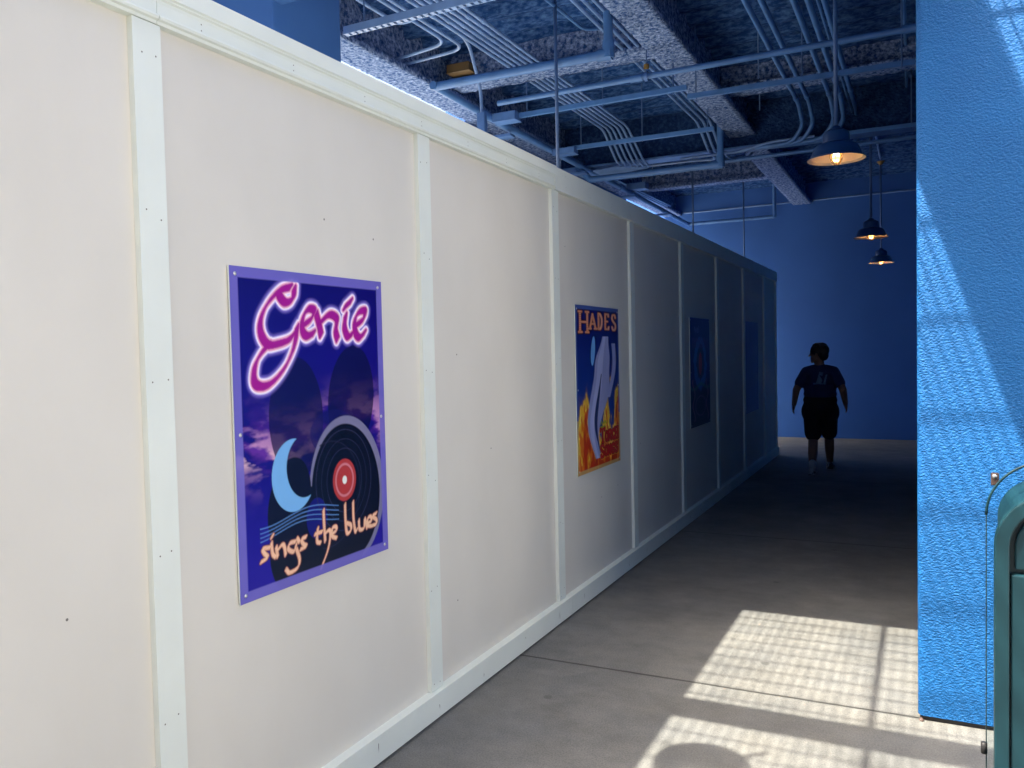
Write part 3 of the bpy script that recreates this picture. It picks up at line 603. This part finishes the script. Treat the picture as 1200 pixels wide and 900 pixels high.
# ------------------------------------------------------------------ pendant lamps
def lamp(x, y, z, label, ztop=ZD-.02, rose=True, light=True, first=[None]):
    root = empty('pendant_lamp', (x, y, z), label, 'lamp', 'blue barn style pendant lamps')
    if first[0] is None:
        L = []
        def reg(o, p=None): L.append((o, p)); return o
        outer = [(.176, -.002), (.176, .004), (.158, .012), (.150, .03), (.135, .07), (.120, .088), (.095, .098), (.082, .102), (.080, .15), (.074, .168), (.052, .182), (.030, .192), (.022, .205), (.013, .21)]
        inner = [(r-.003 if r > .02 else r, zz-.004) for r, zz in outer[:-2]][1:]
        sh = reg(MB().lathe(outer, 40).build('shade', M_lamp, root, True, auto=28, merge=True))
        reg(MB().lathe([(.1735, -.002)]+[(r, zz) for r, zz in inner]+[(0, .185)], 40).build('reflector', M_lampin, root, True, auto=28, merge=True))
        reg(MB().lathe([(0, -.018), (.014, -.014), (.023, 0), (.024, .014), (.016, .04), (.012, .06)], 20).build('bulb', M_bulb, root, True))
        reg(MB().lathe([(.034, .03), (.040, .03), (.040, .045), (.034, .045), (.034, .03)], 20).build('guard_ring', M_gold, root, True))
        mb = MB()
        for k in range(4):
            a = math.pi*k/4; pts = [(.040*math.cos(t_)*math.cos(a), .040*math.cos(t_)*math.sin(a), .03-.068*math.sin(t_)) for t_ in [math.pi*q/10 for q in range(11)]]
            mb.tube(pts, .0022, 5)
        mb.tube([(.036*math.cos(q), .036*math.sin(q), -.0) for q in [2*math.pi*k/20 for k in range(21)]], .002, 5)
        reg(mb.build('wire_guard', M_gold, root, True)); first[0] = L
    else:
        for o, p in first[0]:
            c = o.copy(); C.objects.link(c); c.parent = root
    MB().tube([(0, 0, .205), (0, 0, ztop-z)], .0125, 10).build('stem', M_pipedark, root, True)
    if rose: MB().lathe([(0, -.06), (.016, -.058), (.03, -.04), (.052, -.012), (.055, 0), (0, 0)], 16, (0, 0, ztop-z)).build('ceiling_rose', M_gold, root, True, auto=40)
    if light:
        pl = bpy.data.lights.new('bulb_light', 'POINT'); pl.energy = .2; pl.color = (1, .84, .60); pl.shadow_soft_size = .012
        po = bpy.data.objects.new('bulb_light', pl); C.objects.link(po); po.parent = root; po.location = (0, 0, .035)
M_bulb = bpy.data.materials.new('glowing_bulb'); M_bulb.use_nodes = True
_b = M_bulb.node_tree.nodes['Principled BSDF']; _b.inputs['Base Color'].default_value = (.9, .6, .3, 1); _b.inputs['Emission Color'].default_value = (1, .62, .28, 1); _b.inputs['Emission Strength'].default_value = .14
_b.inputs['Transmission Weight'].default_value = .6
lamp(-.493, 5.683, 2.685, 'nearest and largest blue pendant lamp, lit, beside the stucco wall', rose=False)
lamp(-.516, 10.017, 2.685, 'middle of the three hanging blue lamps, with a bare rose above')
lamp(-.553, 13.308, 2.69, 'farthest and lowest looking of the three hanging blue lamps')
lamp(-2.36, 5.58, 2.50, 'lamp stem dropping close behind the hoarding, nearest of the left row', rose=False)
lamp(-2.62, 10.55, 2.50, 'lamp stem dropping behind the hoarding, middle of the left row', rose=False)
lamp(-2.533, 13.436, 2.50, 'lamp stem with rose dropping behind the hoarding at the far end')
lamp(-1.72, 1.97, 2.93, 'lamp under the sunshade whose round shadow falls on the paving', ztop=3.5, rose=False, light=False)
# ------------------------------------------------------------------ litter bin
bn = empty('litter_bin', (.45, 2.2, 0), 'green metal litter bin with arched top and clear side sheet', 'litter bin')
def arch(x0, x1, z0, zs, rx, n=14, y=0):
    """outline of an arch-topped panel, springing at zs with corner radius rx"""
    pts = [(x0, z0)]
    for k in range(n+1):
        a = math.pi/2*k/n; pts.append((x0+rx-rx*math.cos(a), zs+rx*math.sin(a)))
    for k in range(n+1):
        a = math.pi/2*(1-k/n); pts.append((x1-rx+rx*math.cos(a), zs+rx*math.sin(a)))
    pts.append((x1, z0)); return pts
def prism(out, y0, y1):
    n = len(out); vs = [(x, y0, z) for x, z in out]+[(x, y1, z) for x, z in out]
    return MB().add(vs, [tuple(range(n)), tuple(range(2*n-1, n-1, -1))]+[((i+1) % n, i, n+i, n+(i+1) % n) for i in range(n)])
def ringprism(o1, o2, y0, y1):
    n = len(o1); mb = MB(); V_ = [(x, y0, z) for x, z in o1]+[(x, y0, z) for x, z in o2]+[(x, y1, z) for x, z in o1]+[(x, y1, z) for x, z in o2]
    F_ = []
    for i in range(n-1):
        j = i+1; F_ += [(i, j, n+j, n+i), (2*n+i, 3*n+i, 3*n+j, 2*n+j), (j, i, 2*n+i, 2*n+j), (n+i, n+j, 3*n+j, 3*n+i)]
    F_ += [(0, n, 3*n, 2*n), (n-1, 2*n-1+0, 4*n-1, 3*n-1)]
    return mb.add(V_, F_)
xa, xb = -.304, .304
rim_o = arch(xa, xb, .06, 1.037, .13); rim_i = arch(xa+.030, xb-.030, .06, 1.035, .10)
ringprism(rim_o, rim_i, 0, .03).build('front_frame', M_green, bn, bevel=.003)
prism(arch(xa+.040, xb-.040, .04, 1.020, .11), .031, .50).build('body', M_green, bn, bevel=.004)
MB().box((xa+.033, .008, .08), (xb-.033, .030, .972)).build('door', M_green, bn, bevel=.004)
prism(arch(xa+.042, xb-.042, .982, 1.035, .088), .016, .0305).build('flap', M_green, bn, bevel=.004)
prism(arch(xa+.0305, xb-.0305, .07, 1.035, .099), .0285, .0305).build('gap', M_greend, bn)
MB().box((xa+.02, .05, 0), (xb-.02, .48, .04)).build('plinth', M_black, bn)
# clear curved sheet behind, with dark edging round its arch
so_ = arch(xa-.005, xb+.005, .30, 1.073, .14, 18)
prism(so_, .20, .205).build('clear_sheet', M_acryl, bn)
mb = MB(); mb.tube([(x, .2025, z) for x, z in so_[1:-1]], .0032, 6); mb.build('edge_trim', M_green, bn, True)
for xx in (so_[0][0], so_[-1][0]): MB().box((xx-.0012, .199, .30), (xx+.0012, .206, 1.073)).build('sheet_edge', M_greend, bn)
MB().tube([(xa-.010, .2, .458), (xa-.010, .2, .486)], .0075, 10).build('bumper', M_black, bn, True)
br = MB().box((-.298, .212, 1.147), (-.280, .218, 1.179)).build('bracket', M_brown, bn, bevel=.002)
MB().lathe([(0, .004), (.004, .003), (.006, 0)], 10).build('bracket_screw', M_screw, br, True)
s_ = br.children[0]; s_.rotation_euler = (math.pi/2, 0, 0); s_.location = (-.290, .212, 1.170)
# ------------------------------------------------------------------ person
def cap(mb, a, b, ra, rb, n=14):
    a = Vector(a); b = Vector(b); mb.tube([a+(b-a)*t_ for t_ in (0, .33, .66, 1)], [ra, ra*.67+rb*.33, ra*.33+rb*.67, rb], n); mb.ell(a, (ra,)*3, n); mb.ell(b, (rb,)*3, n)
def remesh(mb, name, m, parent, vox=.009, it=4, loc=(0, 0, 0)):
    o = mb.build(name, m, parent); md = o.modifiers.new('r', 'REMESH'); md.mode = 'VOXEL'; md.voxel_size = vox; md.use_smooth_shade = True
    s = o.modifiers.new('s', 'SMOOTH'); s.factor = .5; s.iterations = it
    bake(o); return o
PX, PY = -1.10, 10.42
pr = empty('person', (PX, PY, 0), 'person in navy printed t-shirt and black shorts walking away, head turned left', 'person')
b = MB()
hipz = .78
LA = [(-.085, -.02, hipz), (-.080, -.02, .42), (-.070, -.20, .078)]       # left leg: trailing, planted
RA = [(.085, .0, hipz), (.080, .17, .43), (.075, .30, .085)]         # right leg forward
for leg in (LA, RA):
    cap(b, leg[0], leg[1], .092, .058); cap(b, leg[1], Vector(leg[1])*.45+Vector(leg[2])*.55, .056, .055); cap(b, Vector(leg[1])*.55+Vector(leg[2])*.45, leg[2], .056, .036)
b.ell((0, -.01, .84), (.175, .12, .13)); b.ell((0, 0, 1.0), (.165, .115, .17)); b.ell((0, 0, 1.12), (.165, .105, .13)); b.ell((0, .0, 1.20), (.15, .075, .06))
cap(b, (0, 0, 1.22), (-.01, .02, 1.32), .060, .054)
SH = {-1: [(-.158, 0, 1.195), (-.262, -.05, .985), (-.305, .06, .80)], 1: [(.158, 0, 1.195), (.258, -.07, .985), (.275, .05, .815)]}
for s, (a, e, h_) in SH.items():
    cap(b, a, e, .052, .042); cap(b, e, h_, .043, .028)
    hv = (Vector(h_)-Vector(e)).normalized(); side = Vector((0, 1, 0)); palm = Vector(h_)+hv*.045
    b.ell(palm, (.017, .036, .045), 12, rot=hv.to_track_quat('Z', 'Y'))
    for k in range(4):
        root_ = Vector(h_)+hv*.075+side*(-.027+.018*k); ln = (.055, .064, .06, .048)[k]
        mid = root_+hv*ln*.5; tip = mid+(hv+Vector((-s*.6, .1, 0))).normalized()*ln*.55
        cap(b, root_, mid, .0088, .0082, 8); cap(b, mid, tip, .0082, .007, 8)
    th0 = Vector(h_)+hv*.03+side*.028; th1 = th0+(hv*.5+side*.8).normalized()*.04; th2 = th1+(hv+side*.3).normalized()*.03
    cap(b, th0, th1, .0115, .010, 8); cap(b, th1, th2, .010, .008, 8)
hc = Vector((-.014, .02, 1.412)); fd = Vector((-.90, .25, -.12)).normalized(); fr = fd.cross(Vector((0, 0, 1))).normalized()
q = fd.to_track_quat('Y', 'Z'); HS = 1.12
b.ell(hc+Vector((0, 0, .012)), Vector((.073, .09, .092))*HS, 18, rot=q); b.ell(hc+fd*.034+Vector((0, 0, -.050)), Vector((.052, .055, .055))*HS, 14, rot=q)
cap(b, hc+fd*.094+Vector((0, 0, .012)), hc+fd*.118+Vector((0, 0, -.016)), .007, .013, 8)            # nose
b.ell(hc+fd*.088+Vector((0, 0, -.050)), (.024, .015, .011), 10, rot=q); b.ell(hc+fd*.080+Vector((0, 0, -.086)), (.026, .020, .020), 10, rot=q)
for s in (-1, 1):
    b.ell(hc+fr*s*.080+Vector((0, 0, -.004))-fd*.005, (.011, .018, .030), 10, rot=q)
    b.ell(hc+fr*s*.031+fd*.088+Vector((0, 0, .020)), (.020, .011, .009), 10, rot=q)
body = remesh(b, 'body', M_skin, pr, .0075, 3)
hb = MB(); hb.ell(hc+Vector((0, 0, .030))-fd*.012, (.094, .112, .100), 18, rot=q); hb.ell(hc-fd*.058+Vector((0, 0, -.03)), (.078, .056, .066), 14, rot=q)
for k in range(40):
    a = random.random()*6.28; e = random.random()*1.2; d_ = Vector((math.cos(a)*math.cos(e), math.sin(a)*math.cos(e), math.sin(e)))
    if d_.dot(fd) > .6 and d_.z < .5: continue
    hb.ell(hc+Vector((0, 0, .030))-fd*.014+d_*.094, (.020, .020, .014), 8)
remesh(hb, 'hair', M_hair, pr, .008, 2)
sb = MB(); sb.ell((0, 0, .93), (.192, .140, .08)); sb.ell((0, 0, 1.00), (.188, .135, .15)); sb.ell((0, 0, 1.10), (.186, .124, .13)); sb.ell((0, 0, 1.185), (.165, .10, .075)); sb.ell((0, .01, 1.245), (.095, .075, .045))
sb.tube([(0, 0, .90), (0, 0, 1.05)], [.175, .17], 20)
for s, (a, e, h_) in SH.items():
    a = Vector(a); e = Vector(e); cap(sb, (s*.07, 0, 1.235), a+Vector((0, 0, .005)), .046, .058); cap(sb, a, a*.38+e*.62, .060, .064)
sh = remesh(sb, 'shirt', M_shirt, pr, .009, 6)
# printed mark on the back: a tilted slab with a bright stroke
pm = MB()
def back_y(x, z): return -.133*math.sqrt(max(.05, 1-(x/.2)**2)) - .004
for poly in ([(-.075, 1.02), (.07, 1.02), (.078, 1.06), (-.06, 1.07)], [(-.03, 1.07), (.02, 1.05), (.04, 1.10), (.0, 1.17)], [(.045, 1.05), (.07, 1.06), (.095, 1.17), (.075, 1.165)], [(.0, 1.165), (.04, 1.15), (.05, 1.19), (.005, 1.20)]):
    k = len(poly); pm.add([(x, back_y(x, z)-.003, z) for x, z in poly]+[(x, back_y(x, z)+.004, z) for x, z in poly], [tuple(range(k)), tuple(range(2*k-1, k-1, -1))]+[(i, (i+1) % k, k+(i+1) % k, k+i) for i in range(k)])
pm.build('printed_mark', M_print, sh)
st = MB(); st.ell((0, -.005, .86), (.195, .145, .12)); st.ell((0, 0, .74), (.15, .12, .12)); st.ell((0, -.03, .80), (.17, .135, .12))
for s in (-1, 1): st.ell((s*.165, 0, .72), (.05, .07, .10))
for leg in (LA, RA):
    a = Vector(leg[0]); k_ = Vector(leg[1]); cap(st, a, a*.15+k_*.85+Vector((0, 0, -.01)), .112, .098)
remesh(st, 'shorts', M_shorts, pr, .01, 3)
for leg, lift in ((LA, 0), (RA, .01)):
    an = Vector(leg[2]); so_b = MB(); cap(so_b, an+Vector((0, 0, .0)), an+Vector((0, 0, .055)), .040, .042); so_b.build('sock', M_sock, pr, True)
    fb = MB(); tx = .012 if leg is RA else -.012
    fb.ell(an+Vector((0, -.02, -.035)), (.040, .050, .042)); fb.ell(an+Vector((tx, .08, -.042)), (.044, .10, .032)); fb.ell(an+Vector((0, .02, -.01)), (.038, .06, .045))
    fb.box(an+Vector((-.04, -.06, -.075)), an+Vector((.04, .15, -.055)))
    remesh(fb, 'shoe', M_shoe, pr, .007, 3)
# ------------------------------------------------------------------ two unseen blocks added to shape the light, then the courtyard building
pb = empty('sky_blocker', (0, -13.5, 0), 'unseen dark blue block added behind the viewer to keep low sky out', 'building')  # added to block low sky and darken the passage
MB().box((-30, -6, 0), (30, 0, 14)).build('wall', M_column, pb); MB().box((-30.3, -6.3, 14), (30.3, .35, 14.6)).build('cornice', M_bld, pb)
for k in range(9): MB().box((-26+k*6, .002, 1), (-23.5+k*6, .08, 4)).build('window', M_glassd, pb)
pw = empty('bounce_building', (8, -3, 0), 'unseen white block added on the right to bounce sunlight onto the hoarding', 'building')  # added reflector: sunlit face lights the shaded hoarding
MB().box((0, -8, 0), (6, 6.6, 6.5)).build('wall', M_white, pw); MB().box((-.2, -8.2, 6.5), (6.2, 6.6, 6.9)).build('cornice', M_bld, pw)
for k in range(3): MB().box((-.06, -6+k*4.5, 1), (-.002, -4.8+k*4.5, 3)).build('window', M_glassd, pw)
bt = empty('courtyard_building', (-26, 26, 0), 'tan and white building seen in the gap past the column', 'building')
MB().box((-6, -12, 0), (0, 26, 8.5)).build('wall', M_bld, bt); MB().box((-6.3, -12.3, 8.5), (.4, 26.3, 9.1)).build('cornice', M_white, bt)
for k in range(6):
    f = MB().box((.002, -9+k*5.5, 1.4), (.06, -7+k*5.5, 4.2)).build('window', M_glassd, bt)
MB().box((.0, -12, 5.2), (.35, 26, 5.7)).build('string_course', M_white, bt)
